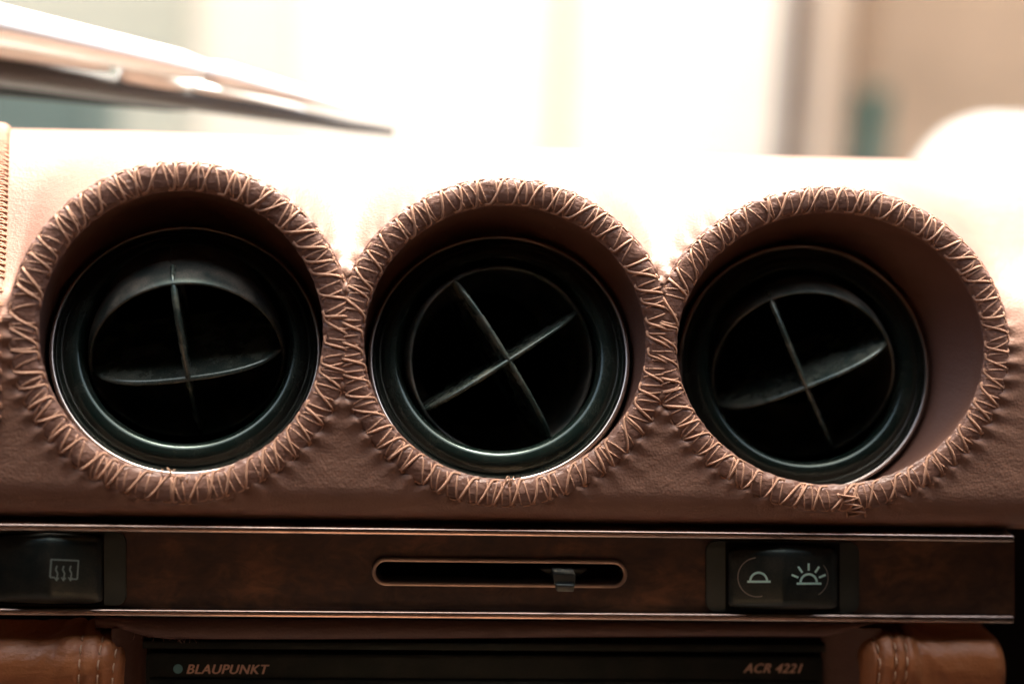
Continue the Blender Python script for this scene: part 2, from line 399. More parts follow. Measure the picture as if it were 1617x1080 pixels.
# ------------------------------------------------------------------ stitched edging and tunnels
def stitch_mesh(pts_fn, name, parent, r=2.7):
    V, Fc = tube(pts_fn, r, 6); return mk(name, V, Fc, M['thread'], parent)
for k, R_ in enumerate(RINGS):
    n = NST[k]; dth = 2 * math.pi / n
    rnd = random.Random(k + 3)
    jo = [rnd.uniform(-.27, .27) for _ in range(n)]; jo.append(jo[0])
    ji = [rnd.uniform(-.27, .27) for _ in range(n)]; ji.append(ji[0])
    pin = [math.radians(150 + rnd.uniform(-8, 8)) for _ in range(n)]; pin.append(pin[0])
    pout = [math.radians(32 + rnd.uniform(-8, 8)) for _ in range(n)]; pout.append(pout[0])
    lean = [rnd.choice((.36, .45, .62, .78)) for _ in range(n)]
    # rolled leather edging, pinched where the threads pull it in
    nth, nph = n * 14, 44; V = []
    for i in range(nth):
        th = 2 * math.pi * i / nth; u = th / dth; iu = int(u) % n; fu = u - int(u)
        for j in range(nph):
            ph = 2 * math.pi * j / nph; ind = 0.0
            if .3 < ph < 2.9:
                for q in (-1, 0, 1):
                    z = (iu + q) % n; w_ = (ph - pout[z]) / (pin[z] - pout[z]); ue = q + jo[z] + (lean[z] + ji[z] - jo[z]) * min(1, max(0, w_))
                    ind += math.exp(-((fu - ue) / .13) ** 2)
            dr = -3.4 * min(1.2, ind) + 2.2 + 1.2 * fbm(th * 20, ph * 1.2, k * 5.0, 3) + 1.3 * fbm(th * 9, ph * 8, k * 3.0 + 2, 3)
            dr -= 3.4 * (math.exp(-((ph - 2.66) / .15) ** 2) + math.exp(-((ph - .52) / .15) ** 2)) * (.6 + .4 * math.cos(2 * math.pi * u))
            V.append(ring_surf(R_, th, ph, dr))
    ed = mk('stitched_edging', V, grid_faces(nth, nph, cu=True, cv=True), M['edging'], dash)
    # tunnel lining down to the vent
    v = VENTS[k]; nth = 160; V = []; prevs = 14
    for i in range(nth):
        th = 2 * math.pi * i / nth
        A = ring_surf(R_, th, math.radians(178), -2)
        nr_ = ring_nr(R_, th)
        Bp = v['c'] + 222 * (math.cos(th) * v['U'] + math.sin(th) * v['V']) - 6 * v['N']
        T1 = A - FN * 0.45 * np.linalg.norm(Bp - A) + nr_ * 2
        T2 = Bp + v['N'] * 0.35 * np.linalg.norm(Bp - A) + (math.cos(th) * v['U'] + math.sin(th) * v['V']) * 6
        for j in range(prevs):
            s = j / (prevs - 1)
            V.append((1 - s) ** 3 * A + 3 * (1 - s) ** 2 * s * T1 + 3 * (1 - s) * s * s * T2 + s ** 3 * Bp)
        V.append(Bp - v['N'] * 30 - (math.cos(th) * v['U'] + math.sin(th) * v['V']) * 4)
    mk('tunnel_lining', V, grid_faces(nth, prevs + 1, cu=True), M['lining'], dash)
    # laced stitches
    for i in range(n):
        base = i * dth
        def S_(u, ph, lift=2.0): return ring_surf(R_, base + u * dth, ph, lift)
        def strand(u0, p0, u1, p1, l0, l1, sag=0.0, m=5):
            return [S_(u0 + (u1 - u0) * q / m + sag * math.sin(math.pi * q / m), p0 + (p1 - p0) * q / m, l0 + (l1 - l0) * math.sin(math.pi * q / m)) for q in range(m + 1)]
        o0, i0, o1 = jo[i], lean[i] + ji[i], 1 + jo[i + 1]
        po, pi_, po1 = pout[i], pin[i], pout[i + 1]
        hk = rnd.uniform(.26, .44); sg = rnd.uniform(-.07, .07)
        path = [S_(o0 + .22, po - .20, -2.5), S_(o0 + .10, po - .12, .2)] + strand(o0, po, i0, pi_, .3, 1.4, sg)
        path += [S_(i0 + .10, pi_ + .13, .8), S_(i0 + hk, pi_ + .20, .6), S_(i0 + hk + .06, pi_ + .34, -3)]
        ib = i0 + hk - .10
        path2 = [S_(ib + .08, pi_ + .18, -2.5)] + strand(ib, pi_ + .02, o1 - .05, po1, -.2, 1.0, -sg)
        path2 += [S_(o1 - .14, po1 - .12, .5), S_(o1 - .42, po1 - .16, .2), S_(o1 - .56, po1 - .12, -2.5)]
        rr = rnd.uniform(2.05, 2.7)
        tb = [tube(path, rr, 6), tube(path2, rr * .72, 6)]
        if rnd.random() < .85:        # crossing lace
            tb.append(tube([S_(i0 - .30, pi_ + .10, -2)] + strand(i0 - .32, pi_ - .05, o0 + rnd.uniform(.42, .66), po + .06, .2, 1.7) + [S_(o0 + .60, po - .12, -2)], rr * .68, 5))
        mk('stitch', *merge(*tb), M['thread'], ed)

# ------------------------------------------------------------------ air vents
def axis_dir(el, az):
    e, z = math.radians(el), math.radians(az); return np.array([math.sin(z) * math.cos(e), -math.cos(z) * math.cos(e), math.sin(e)])
BALLS = [dict(el=-25, az=7, roll=9), dict(el=12, az=7, roll=32), dict(el=-13, az=-8, roll=27)]
VL = ['round black air vent nearest the heated-window switch, its crossed vanes upright and tipped down',
      'middle round black air vent, its crossed vanes turned to an X and facing straight out',
      'round black air vent above the lamp dimmer switch, its dusty vanes leaning']
for k, v in enumerate(VENTS):
    c, U, Vv, N = v['c'], v['U'], v['V'], v['N']
    root = empty('air_vent', c - 214 * Vv, VL[k], 'air vent', 'round dashboard air vents')
    pr = [(204, -20), (205, -2), (206.5, 3), (209, 5), (212, 4), (214, 0), (214.5, -20)]
    mk('chrome_ring', *lathe(pr, c, U, Vv, N, 160), M['ring'], root)
    pr = [(206, -22), (204.5, -4), (203, 0), (200, 1.5), (197, 0.5), (195, 3), (190, 9), (184, 12.5), (177, 14), (171, 13.5), (166, 11), (162, 6), (160, 0), (159, -8), (160.5, -20), (161, -60)]
    mk('rim', *lathe(pr, c, U, Vv, N, 160), M['rim'], root)
    pr = [(262, -34), (205, -24), (170, -30), (163, -80), (165, -260), (100, -300), (0, -302)]
    mk('duct', *lathe(pr, c, U, Vv, N, 96), M['duct'], root)
    # swivelling barrel
    B = BALLS[k]; bc = c - 24 * N; D = axis_dir(B['el'], B['az'])
    bu = nrm(np.cross([0, 0, 1], D)); bu = bu if bu[0] > 0 else -bu; bv = np.cross(bu, D) ; bv = bv if bv[2] > 0 else -bv
    ra = math.radians(B['roll']); cu = bu * math.cos(ra) + bv * math.sin(ra); cv = -bu * math.sin(ra) + bv * math.cos(ra)
    Rs = 156.5; pr = []
    for q in range(15):
        ang = math.radians(-42 + (51) * q / 14); pr.append((Rs * math.cos(ang), Rs * math.sin(ang)))
    e = pr[-1]; pr += [(e[0] - 1.5, e[1] + 2.5), (e[0] - 4, e[1] + 2), (e[0] - 6, e[1] - 3), (e[0] - 4, 0), (e[0] - 10, -100)]
    bar = mk('swivel_barrel', *lathe(pr, bc, bu, bv, D, 128), M['ball'], root)
    zf = e[1]; wr = e[0] - 5
    for (dx, dy, hw) in ((cu, cv, 157.5), (cv, cu, 162.5)):
        n = 56; Vv_ = []; out = []
        for i in range(n + 1):
            a = math.pi * i / n; ca, sa = math.cos(a), math.sin(a)
            out.append((-hw * math.copysign(abs(ca) ** .72, ca), -16 + 92 * abs(sa) ** .8))
        for i, (x, z) in enumerate(out):
            tx, tz = out[min(n, i + 1)][0] - out[max(0, i - 1)][0], out[min(n, i + 1)][1] - out[max(0, i - 1)][1]
            l = math.hypot(tx, tz); nx, nz = -tz / l, tx / l
            row = [(-4.2, None), (-4.9, 9), (-4.6, 5), (-1.8, 1.2), (0, .4), (1.8, 1.2), (4.6, 5), (4.9, 9), (4.2, None)]
            for t_, q in row:
                if q is None: xx, zz = x * .985, -100
                else: xx, zz = x - nx * q, z - nz * q
                Vv_.append(bc + xx * dx + t_ * dy + zz * D)
        mk('vane', Vv_, grid_faces(n + 1, 9), M['vane'], root)

# ------------------------------------------------------------------ trim panel
TP = -6.0
def quad(pts, y): return [aty(px, py, y) for px, py in pts]
XL, XR = -1300, 1603
def ln(y0, y1, x): return y0 + (y1 - y0) * x / 1603.0     # photo line from x=0 to x=1603
trim = empty('trim_panel', aty(800, 975, TP), 'dark burr wood trim strip between two worn chrome bars under the dashboard pad', 'trim panel')
def strip(ya0, ya1, yb0, yb1, y, d, m, name, bev=1.0, seg=2, x0=XL, x1=XR):
    q = quad([(x0, ln(ya0, ya1, x0)), (x1, ln(ya0, ya1, x1)), (x1, ln(yb0, yb1, x1)), (x0, ln(yb0, yb1, x0))], y)
    return mk(name, *prism(q, d), m, trim, bev=bev, seg=seg, sharp=50)
strip(827, 845.5, 838, 857, TP - 34, 44, M['chrome'], 'chrome_bar', 4.6, 4)
strip(961, 973, 972, 985, TP - 14, 26, M['chrome'], 'chrome_bar', 4.6, 4)
# veneer with a real slot opening
def stadium(x0, x1, y0, y1, r, n=10, sl=0.0105):
    cy = (y0 + y1) / 2; pts = []
    for cxx, a0 in ((x1 - r, -90), (x0 + r, 90)):
        for i in range(n + 1):
            a = math.radians(a0 + 180 * i / n); pts.append((cxx + r * math.cos(a), cy + r * math.sin(a)))
    return [(x, y + (x - 788) * sl) for x, y in pts]
hole = stadium(590, 988, 885, 925, 20)
def ring_fill(outer_pts, inner_pts):      # quads between a rectangle and the slot, matched by index
    n = len(inner_pts); return [(i, (i + 1) % n, n + (i + 1) % n, n + i) for i in range(n)]
rect = []
for (x, y) in hole:
    cx0, cy0 = 788, 905; dx, dy = x - cx0, y - (cy0 + (x - 788) * .0105)
    if abs(dy) < 0.5 * abs(dx) * (60 / 199): rect.append((XR - 1 if dx > 0 else XL, 905 + dy * 2.6 + (x - 788) * .0105))
    else: rect.append((x, (ln(836, 855, x) if dy < 0 else ln(964, 976, x))))
xl = []
outer = []
hs = hole
q1 = [aty(x, y, TP) for x, y in hs]
V = []; Fc = []
Vf, Ff = [], []
# build veneer as left block, right block, top and bottom bands round the slot
def vq(pts): return prism(quad(pts, TP), 8)
y_t = lambda x: ln(836, 855, x); y_b = lambda x: ln(964, 976, x); mid = lambda x, o: 905 + o + (x - 788) * .0105
n2 = len(hs) // 2
right_arc = hs[:n2]; left_arc = hs[n2:]
polyR = [(610 + 368, y_t(978))] + [(XR - 1, y_t(XR)), (XR - 1, y_b(XR)), (968, y_b(968))] + right_arc[::-1]
polyR[0] = (968, y_t(968))
polyL = [(610, y_b(610)), (XL, y_b(XL)), (XL, y_t(XL)), (610, y_t(610))] + left_arc[::-1]
polyT = [(610, y_t(610)), (968, y_t(968)), right_arc[0], left_arc[-1]]
polyB = [right_arc[-1], (968, y_b(968)), (610, y_b(610)), left_arc[0]]
mk('veneer', *merge(vq(polyR), vq(polyL), vq(polyT), vq(polyB)), M['wood'], trim, smooth=False, doubles=True)
# slot bezel
def band(outp, inp, y0, d):
    A = [aty(x, y, y0) for x, y in outp]; B_ = [aty(x, y, y0) for x, y in inp]; n = len(A); e = np.array([0, d, 0])
    V = A + B_ + [p + e for p in A] + [p + e for p in B_]; f = []
    for i in range(n):
        j = (i + 1) % n; f += [(i, j, n + j, n + i), (i, j, 2 * n + j, 2 * n + i), (n + i, n + j, 3 * n + j, 3 * n + i)]
    return V, f
bz = mk('slot_bezel', *band(stadium(587, 991, 882.5, 926.5, 22, 16), stadium(593.5, 984.5, 888.5, 920.5, 16, 16), TP - 5, 30), metal('dull_bezel_metal', (0.34, 0.28, 0.24), 0.34, (0.2, 0.16, 0.14)), trim, bev=1.2, sharp=40)
mk('slot_channel', *prism([aty(x, y, TP + 34) for x, y in stadium(585, 993, 880, 928, 23)], 6), M['duct'], trim, smooth=False)
# slider lever with its flared foot
lv = merge(prism(quad([(850, 897), (928, 898.5), (914, 910), (870, 909)], TP + 16), 8),
           prism(quad([(874, 906), (909, 907), (908, 926), (876, 925)], TP - 14), 38))
lev = mk('slider_lever', *lv, M['lever'], trim, bev=1.5, sharp=40)
mk('lever_tab', *prism(quad([(877, 922), (908, 923), (906, 935), (879, 934)], TP - 22), 14), M['lever'], lev, bev=2.5, seg=3, sharp=50)

# ------------------------------------------------------------------ rocker switches
def rounded(x0, y0, x1, y1, r, n=6, sl=0.0):
    pts = []
    for cx, cy, a0 in ((x1 - r, y0 + r, -90), (x1 - r, y1 - r, 0), (x0 + r, y1 - r, 90), (x0 + r, y0 + r, 180)):
        for i in range(n + 1):
            a = math.radians(a0 + 90 * i / n); x = cx + r * math.cos(a); pts.append((x, cy + r * math.sin(a) + (x - (x0 + x1) / 2) * sl))
    return pts
def flat(pts, y, m, name, parent, d=2.0, bev=0.0): return mk(name, *prism([aty(*p, y) for p in pts], d), m, parent, smooth=False, bev=bev)
sw = empty('rocker_switch', aty(1236, 962, TP), 'black rocker switch with half-disc and rayed sun symbols set in the wood strip', 'switch', 'dashboard rocker switches')
fr = mk('bezel', *prism([aty(*p, TP - 5) for p in rounded(1115, 855, 1357, 967, 16, sl=.01)], 8), M['switch_ear'], sw, bev=1.5, sharp=40)
mk('well', *prism(quad([(1146, 856), (1326, 858), (1326, 966), (1146, 964)], TP - 7.2), 3), M['duct'], sw, smooth=False)
def rocker_mesh(xs, ys, ydepth, ybase):          # columns of front outline with own depth, rounded top and bottom edges
    V = []; prof_ = [(0.0, 1.0), (0.04, .35), (0.10, .08), (0.18, 0), (0.82, 0), (0.90, .08), (0.96, .35), (1.0, 1.0)]
    for x, (y0, y1), dy in zip(xs, ys, ydepth):
        for s, q in prof_: V.append(aty(x, y0 + (y1 - y0) * s, dy + (ybase - dy) * q))
    return V, grid_faces(len(xs), len(prof_))
xs = [1150, 1153, 1160, 1172, 1205, 1232, 1238, 1244, 1270, 1300, 1312, 1319, 1322]
ys = [(872, 956)] + [(868, 958), (866, 959), (864, 960), (862, 961), (860, 962), (860, 962), (860, 962), (861, 962), (863, 962), (865, 961), (868, 959), (872, 957)]
dp = [TP - 8, TP - 15, TP - 18, TP - 20, TP - 29, TP - 38, TP - 40, TP - 38, TP - 29, TP - 22, TP - 19, TP - 15, TP - 8]
rk = mk('rocker', *rocker_mesh(xs, ys, dp, TP - 6), M['switch'], sw, sharp=60)
def depth_at(x): return float(np.interp(x, xs, dp))
def arc_band(cx, cy, r0, r1, a0, a1, n=24):
    o = [(cx + r1 * math.cos(math.radians(a0 + (a1 - a0) * i / n)), cy - r1 * math.sin(math.radians(a0 + (a1 - a0) * i / n))) for i in range(n + 1)]
    q = [(cx + r0 * math.cos(math.radians(a0 + (a1 - a0) * i / n)), cy - r0 * math.sin(math.radians(a0 + (a1 - a0) * i / n))) for i in range(n + 1)]
    return o, q
def sheet(parts, lift, name, m, parent, depth):   # thin printed mark following the rocker face
    V = []; Fc = []
    for o, q in parts:
        off = len(V); n = len(o)
        for p in o + q: V.append(aty(p[0], p[1], depth(p[0]) - lift))
        Fc += [(off + i, off + i + 1, off + n + i + 1, off + n + i) for i in range(n - 1)]
    return mk(name, V, Fc, m, parent, smooth=False)
def bar(x0, y0, x1, y1, w):
    d = nrm([x1 - x0, y1 - y0]); p = np.array([-d[1], d[0]]) * w / 2; n = 4
    o = [(x0 + (x1 - x0) * i / n + p[0], y0 + (y1 - y0) * i / n + p[1]) for i in range(n + 1)]
    q = [(x0 + (x1 - x0) * i / n - p[0], y0 + (y1 - y0) * i / n - p[1]) for i in range(n + 1)]
    return o, q
sheet([arc_band(1198, 917, 11.5, 15, 0, 180), bar(1180, 918, 1217, 918, 3.6)], .8, 'half_disc_symbol', M['icon'], rk, depth_at)
rays = [bar(1277 + 17.5 * math.cos(math.radians(a)), 918 - 17.5 * math.sin(math.radians(a)), 1277 + 29 * math.cos(math.radians(a)), 918 - 29 * math.sin(math.radians(a)), 3.4) for a in (22, 55, 90, 125, 158)]
sheet([arc_band(1277, 919, 11, 14.5, 0, 180), bar(1258, 921, 1297, 921, 3.4)] + rays, .8, 'sun_symbol', M['icon'], rk, depth_at)
sheet([arc_band(1196, 911, 30, 31.6, 95, 285, 40)], .5, 'moulded_ring', M['icon_ring'], rk, depth_at)  # pale arcs along part of each round inset's edge
sheet([arc_band(1277, 912, 30, 31.2, -60, 40, 30)], .5, 'moulded_ring', M['icon_ring'], rk, depth_at)
# heated window switch, cut by the frame
sw2 = empty('rocker_switch', aty(0, 955, TP), 'dark rocker switch with heated-window symbol near the tan padded corner', 'switch', 'dashboard rocker switches')
mk('bezel', *prism([aty(*p, TP - 5) for p in rounded(-44, 840, 199, 955, 16, sl=.008)], 8), M['switch_ear'], sw2, bev=1.5, sharp=40)
mk('well', *prism(quad([(-14, 842), (164, 843), (164, 955), (-14, 953)], TP - 7.2), 3), M['duct'], sw2, smooth=False)
xs2 = [x - 1160 for x in xs]; ys2 = [(a - 19, b - 9) for a, b in ys]
rk2 = mk('rocker', *rocker_mesh(xs2, ys2, dp, TP - 6), M['switch'], sw2, sharp=60)
def depth2(x): return float(np.interp(x, xs2, dp))
parts = [bar(81, 883, 124, 885, 2.4), bar(124, 884, 122, 914, 2.4), bar(81, 882, 79, 911, 2.4), bar(79, 911, 86, 911.5, 2.2), bar(112, 914, 122, 914, 2.2)]
for x in (90, 101, 112):
    parts += [bar(x, 893, x - 2, 899, 2.4), bar(x - 2, 899, x + 1, 905, 2.4), bar(x + 1, 905, x - 1, 917, 2.4)]
    parts += [bar(x - 4, 911, x - 1, 916, 1.8), bar(x + 3, 912, x - 1, 916, 1.8)]
sheet(parts, .8, 'heated_window_symbol', M['icon_dim'], rk2, depth2)

# ------------------------------------------------------------------ radio and its surround
RP = 10.0
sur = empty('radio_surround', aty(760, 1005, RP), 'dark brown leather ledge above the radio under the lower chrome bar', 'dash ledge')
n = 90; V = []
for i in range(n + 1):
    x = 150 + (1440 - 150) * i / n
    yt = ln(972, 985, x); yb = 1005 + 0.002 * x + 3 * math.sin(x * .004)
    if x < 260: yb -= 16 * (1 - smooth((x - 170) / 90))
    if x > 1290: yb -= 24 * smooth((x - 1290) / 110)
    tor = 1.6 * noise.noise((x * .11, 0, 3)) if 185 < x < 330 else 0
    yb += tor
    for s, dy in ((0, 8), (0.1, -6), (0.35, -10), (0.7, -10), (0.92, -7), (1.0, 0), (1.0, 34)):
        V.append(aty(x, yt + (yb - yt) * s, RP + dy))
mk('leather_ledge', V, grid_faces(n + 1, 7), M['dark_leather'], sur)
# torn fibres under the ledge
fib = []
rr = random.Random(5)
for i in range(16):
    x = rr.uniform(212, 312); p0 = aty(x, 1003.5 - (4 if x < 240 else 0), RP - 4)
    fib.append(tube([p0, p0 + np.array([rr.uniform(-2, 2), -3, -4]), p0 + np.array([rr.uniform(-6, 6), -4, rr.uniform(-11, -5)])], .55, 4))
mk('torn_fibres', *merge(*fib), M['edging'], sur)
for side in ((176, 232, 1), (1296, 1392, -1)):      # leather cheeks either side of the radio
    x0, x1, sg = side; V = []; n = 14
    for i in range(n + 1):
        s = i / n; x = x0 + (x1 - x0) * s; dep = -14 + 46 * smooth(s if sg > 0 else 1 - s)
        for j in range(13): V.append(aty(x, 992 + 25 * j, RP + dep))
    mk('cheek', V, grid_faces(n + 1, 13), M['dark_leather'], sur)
radio = empty('car_radio', aty(770, 1300, RP + 20), 'black car radio front with lettering and blue dot at the bottom', 'radio')
fp = mk('faceplate', *prism([aty(x, y, RP + 14) for x, y in rounded(230, 1034, 1300, 1330, 8, sl=.006)], 40), M['radio'], radio, bev=2, sharp=40)
mk('top_frame', *prism(quad([(225, 1012), (1304, 1018), (1304, 1030), (225, 1024)], RP + 20), 30), M['radio'], radio, bev=1.5, sharp=40)
mk('lower_panel', *prism(quad([(236, 1072), (1294, 1077), (1294, 1320), (236, 1320)], RP + 10), 20), M['radio'], radio, bev=1.5, sharp=40)
TY = RP + 12.6
def text(s, px, py, pw, ph, m, parent, name, shear=0.28, weight=0.02):
    cu = bpy.data.curves.new(name, 'FONT'); cu.body = s; cu.size = 1.0; cu.shear = shear; cu.space_character = 1.08
    t = bpy.data.objects.new('tmp_text', cu); COL.objects.link(t)
    bpy.context.view_layer.update()
    me = bpy.data.meshes.new_from_object(t.evaluated_get(bpy.context.evaluated_depsgraph_get()))
    bpy.data.objects.remove(t)
    co = np.array([v.co[:] for v in me.vertices]); lo, hi = co.min(0), co.max(0)
    P0 = aty(px, py + ph, TY); P1 = aty(px + pw, py + ph + pw * .004, TY); P2 = aty(px, py, TY)
    V = []; Fc = []
    for k, (ox, oz) in enumerate(((-.7, 0), (0, .3), (.7, 0), (0, -.3))):     # heavy strokes
        off = len(V)
        for c in co:
            s_ = (c - lo) / np.maximum(hi - lo, 1e-9)
            V.append(P0 + (P1 - P0) * s_[0] + np.array([ox, -.12 * k, (P2 - P0)[2] * s_[1] + oz]))
        Fc += [tuple(off + i for i in p.vertices) for p in me.polygons]
    return mk(name, V, Fc, m, parent, smooth=False)
text('BLAUPUNKT', 295, 1048.5, 130, 14.5, M['print'], fp, 'lettering')
text('ACR 4221', 1174, 1047, 92, 14.5, M['print'], fp, 'lettering')
dotp = [(281 + 7.5 * math.cos(t * math.pi / 12), 1055.5 + 7.5 * math.sin(t * math.pi / 12)) for t in range(24)]
mk('blue_dot', [aty(x, y, TY) for x, y in dotp], [tuple(range(24))], M['dot'], fp, smooth=False)

# ------------------------------------------------------------------ tan padded corners
def pad(name, label, x_in, x_out, y_top, yf, sgn, seams, step_x, step_h, outer_round):
    # sgn: +1 the rounded stitched end is on the right (left pad), -1 on the left (right pad)
    root = empty(name, aty((x_in + x_out) / 2, 1330, yf + 60), label, 'padded trim', 'tan leather pads beside the radio')
    zt = aty(x_in, y_top, yf + 50)[2]; ai = aty(x_in, 1040, yf)[0]; ao = aty(x_out, 1040, yf)[0]
    ag = [aty(s, 1040, yf)[0] for s in seams]; as_ = aty(step_x, 1010, yf)[0]
    rc = 52.0; re = 46.0
    def sec(a):
        d = abs(a - ai); e = min(1, d / re); pull = re * (1 - math.sqrt(max(0, 1 - (1 - e) ** 2)))
        d2 = abs(a - ao); e2 = min(1, d2 / 40.0); p2 = 40 * (1 - math.sqrt(max(0, 1 - (1 - e2) ** 2))) if outer_round else 0
        out = step_h * smooth(((a - as_) * sgn) / 26.0 + .5)      # thicker cuff near the stitched end
        return pull * .8 + p2 - out
    def P(a, s):
        pl = sec(a); z0 = zt - pl; y0 = yf + pl * 1.1
        L1, L2, L3 = 60.0, rc * math.pi / 2, 330.0
        if s < L1: y, z, ny, nz = y0 + rc + (L1 - s), z0, 0, 1
        elif s < L1 + L2:
            ph = (s - L1) / rc; y, z = y0 + rc - rc * math.sin(ph), z0 - rc + rc * math.cos(ph); ny, nz = -math.sin(ph), math.cos(ph)
        else: y, z, ny, nz = y0 + 0.02 * (s - L1 - L2), z0 - rc - (s - L1 - L2), -1, 0
        g = sum(-5.5 * math.exp(-((a - q - 4 * math.sin(s * .012 + i)) / 4.0) ** 2) for i, q in enumerate(ag))
        wr = 5.0 * math.exp(-abs(a - as_) / 70.0) * fbm(a * .03 + s * .02 * sgn, s * .012, 4.0 + sgn, 3) + 2.2 * fbm(a * .006, s * .008, 9, 2)
        dd = g + wr
        return np.array([a, y + ny * dd, z + nz * dd])
    na, ns = 190, 90; V = []
    for i in range(na + 1):
        a = ai + (ao - ai) * (i / na) ** 1.3
        for j in range(ns + 1): V.append(P(a, 440 * j / ns))
    # close the inner end towards the back
    V2 = []
    mk('leather_cover', V, grid_faces(na + 1, ns + 1), M['tan'], root)
    for i, q in enumerate(ag):
        k = 0; s = 62
        while s < 215:
            pts = []
            for u in range(5):
                ss = s + 17 * u / 4; a = q + 4 * math.sin(ss * .012 + i)
                b = P(a, ss); c2 = P(a, ss + 1); tv = nrm(c2 - b); nv = nrm(np.cross([1, 0, 0], tv)); 
                if nv[1] > 0: nv = -nv
                pts.append(b + nv * (2.8 * math.sin(math.pi * u / 4) + .4))
            mk('stitch', *tube(pts, 1.5, 5), M['thread_tan'], root); s += 26 + (k % 2)
            k += 1
    return root
pad('padded_corner', 'tan leather padded corner with three stitched seams under the heated-window switch', 190, -1300, 1002, -40, 1, [121, 152, 178], 92, 7, False)
pad('padded_corner', 'tan leather padded corner with stitched cuff under the right end of the chrome bar', 1372, 1606, 1000, -40, -1, [1388, 1413, 1434], 1455, 7, True)

# ------------------------------------------------------------------ seams of the dash cover
def surf_any(a, s):                # s<0: on the face (t = s + t_top); s>=0: along the top, 0..1
    if s <= 0: return dash_pt(a, t_top(a) + s)
    P0 = dash_pt(a, t_top(a)); tg = FV * math.cos(PHE) - FN * math.sin(PHE); P3 = np.array([a, CREST_Y, crest_z(a)])
    L = np.linalg.norm(P3 - P0); P1 = top_p1(a); P2 = P3 - np.array([0, 1, .03]) * L * .35
    return (1 - s) ** 3 * P0 + 3 * (1 - s) ** 2 * s * P1 + 3 * (1 - s) * s * s * P2 + s ** 3 * P3
def solve_a(s, px):
    a = facepx(px, 500)[0]
    for _ in range(12): a -= (proj(surf_any(a, s))[0] - px) * .9
    return a
ss = [-230 + 8 * i for i in range(29)] + [i / 44 for i in range(1, 45)]
path = []
for s in ss:
    px = -16 if s < -60 else (-14 if s < 0 else -13 + 12 * s ** .5)
    path.append(surf_any(solve_a(s, px), s) )
path = [np.mean(path[max(0, i - 3):i + 4], axis=0) for i in range(len(path))]
rs = [17.0] * len(path)
def frame(i):
    t = nrm(path[min(i + 1, len(path) - 1)] - path[max(i - 1, 0)]); sx = nrm(np.array([1., 0, 0]) - t * t[0]); nn = np.cross(t, sx)
    if nn @ np.array([0, -1, 1.]) < 0: nn = -nn
    return t, sx, nn
V = []
for i, p in enumerate(path):
    t, sx, nn = frame(i)
    for k in range(14):
        a = 2 * math.pi * k / 14; dr = 1.8 * noise.noise((i * .9, math.cos(a), math.sin(a)))
        V.append(p + (rs[i] + dr) * math.cos(a) * sx + (10 + dr) * math.sin(a) * nn)
seam = mk('stitched_seam', V, grid_faces(len(path), 14, cv=True), M['edging'], dash)
def sp(x, ang, lift=1.6):
    i = int(max(0, min(len(path) - 2, x))); f = x - i; p = path[i] * (1 - f) + path[i + 1] * f; t, sx, nn = frame(i)
    return p + (17 + lift) * math.cos(ang) * sx + (10 + lift) * math.sin(ang) * nn
x = 1.0; rnd = random.Random(11)
while x < len(path) - 3:
    st = 3.2 if x < 29 else 1.25
    j1, j2 = rnd.uniform(-.2, .2), rnd.uniform(-.2, .2)
    pa = [sp(x, .25, -1), sp(x + .1 * st, .45)] + [sp(x + st * (.1 + .45 * q / 4 + j1 * q / 4), .45 + 2.1 * q / 4, 2.5) for q in range(1, 5)] + [sp(x + st * .62, 2.85, -1)]
    pb = [sp(x + st * .5, 2.8, -1)] + [sp(x + st * (.55 + .45 * q / 4), 2.6 - 2.15 * q / 4, 1.8) for q in range(5)] + [sp(x + st * .9, .15, .5)]
    mk('stitch', *merge(tube(pa, 2.4, 5), tube(pb, 1.9, 5)), M['thread'], seam); x += st
for (fx, fy, cnt, seed) in ((263, 751, 5, 1), (288, 757, 9, 2), (802, 763, 12, 3)):
    q = random.Random(seed); fb = []
    for _ in range(cnt):
        p0 = at(fx + q.uniform(-9, 9), fy + q.uniform(-2, 3), -14 * -FN, FN); dz = q.uniform(4, 11) if seed > 1 else q.uniform(8, 14)
        fb.append(tube([p0 - FV * 3, p0 + FN * 2, p0 + FN * 3 + FV * dz * .5 + FX * q.uniform(-4, 4), p0 + FN * 2 + FV * dz + FX * q.uniform(-7, 7)], q.uniform(.5, 1.1), 4))
    mk('frayed_threads', *merge(*fb), M['thread'], dash)
# short laced seam under the right opening
R_ = RINGS[2]
pa = [facepx(*q) for q in ((1336, 776), (1345, 792), (1353, 808), (1358, 822))]
V = []; ctr = []
for i in range(25):
    s = i / 24 * 3; k = min(2, int(s)); f = s - k; a = pa[k][0] * (1 - f) + pa[k + 1][0] * f; b = pa[k][1] * (1 - f) + pa[k + 1][1] * f
    bb, w = prof(a, b - 3); ctr.append(face(a, bb, w))
for i, p in enumerate(ctr):
    for k in range(12):
        an = 2 * math.pi * k / 12; V.append(p + 15 * math.cos(an) * FX + 6 * math.sin(an) * FN)
seam2 = mk('stitched_seam', V, grid_faces(25, 12, cv=True), M['edging'], dash)
def sq(i, sx, l=7.5): i = int(max(0, min(24, i))); return ctr[i] + sx * FX + l * FN * math.sqrt(max(.05, 1 - (sx / 19) ** 2))
for i in (0, 7, 13):
    mk('stitch', *merge(tube([sq(i, -16, 5), sq(i + 3, -15), sq(i + 6, -15.5), sq(i + 8, -14, 4)], 2.0, 6), tube([sq(i, 16, 5), sq(i + 4, 15), sq(i + 8, 15, 4)], 2.0, 6),
                        tube([sq(i + 1, -15), sq(i + 2, 0, 9), sq(i + 3, 14)], 1.8, 6), tube([sq(i + 3, 14), sq(i + 5, 0, 9), sq(i + 7, -14)], 1.8, 6)), M['thread'], seam2)

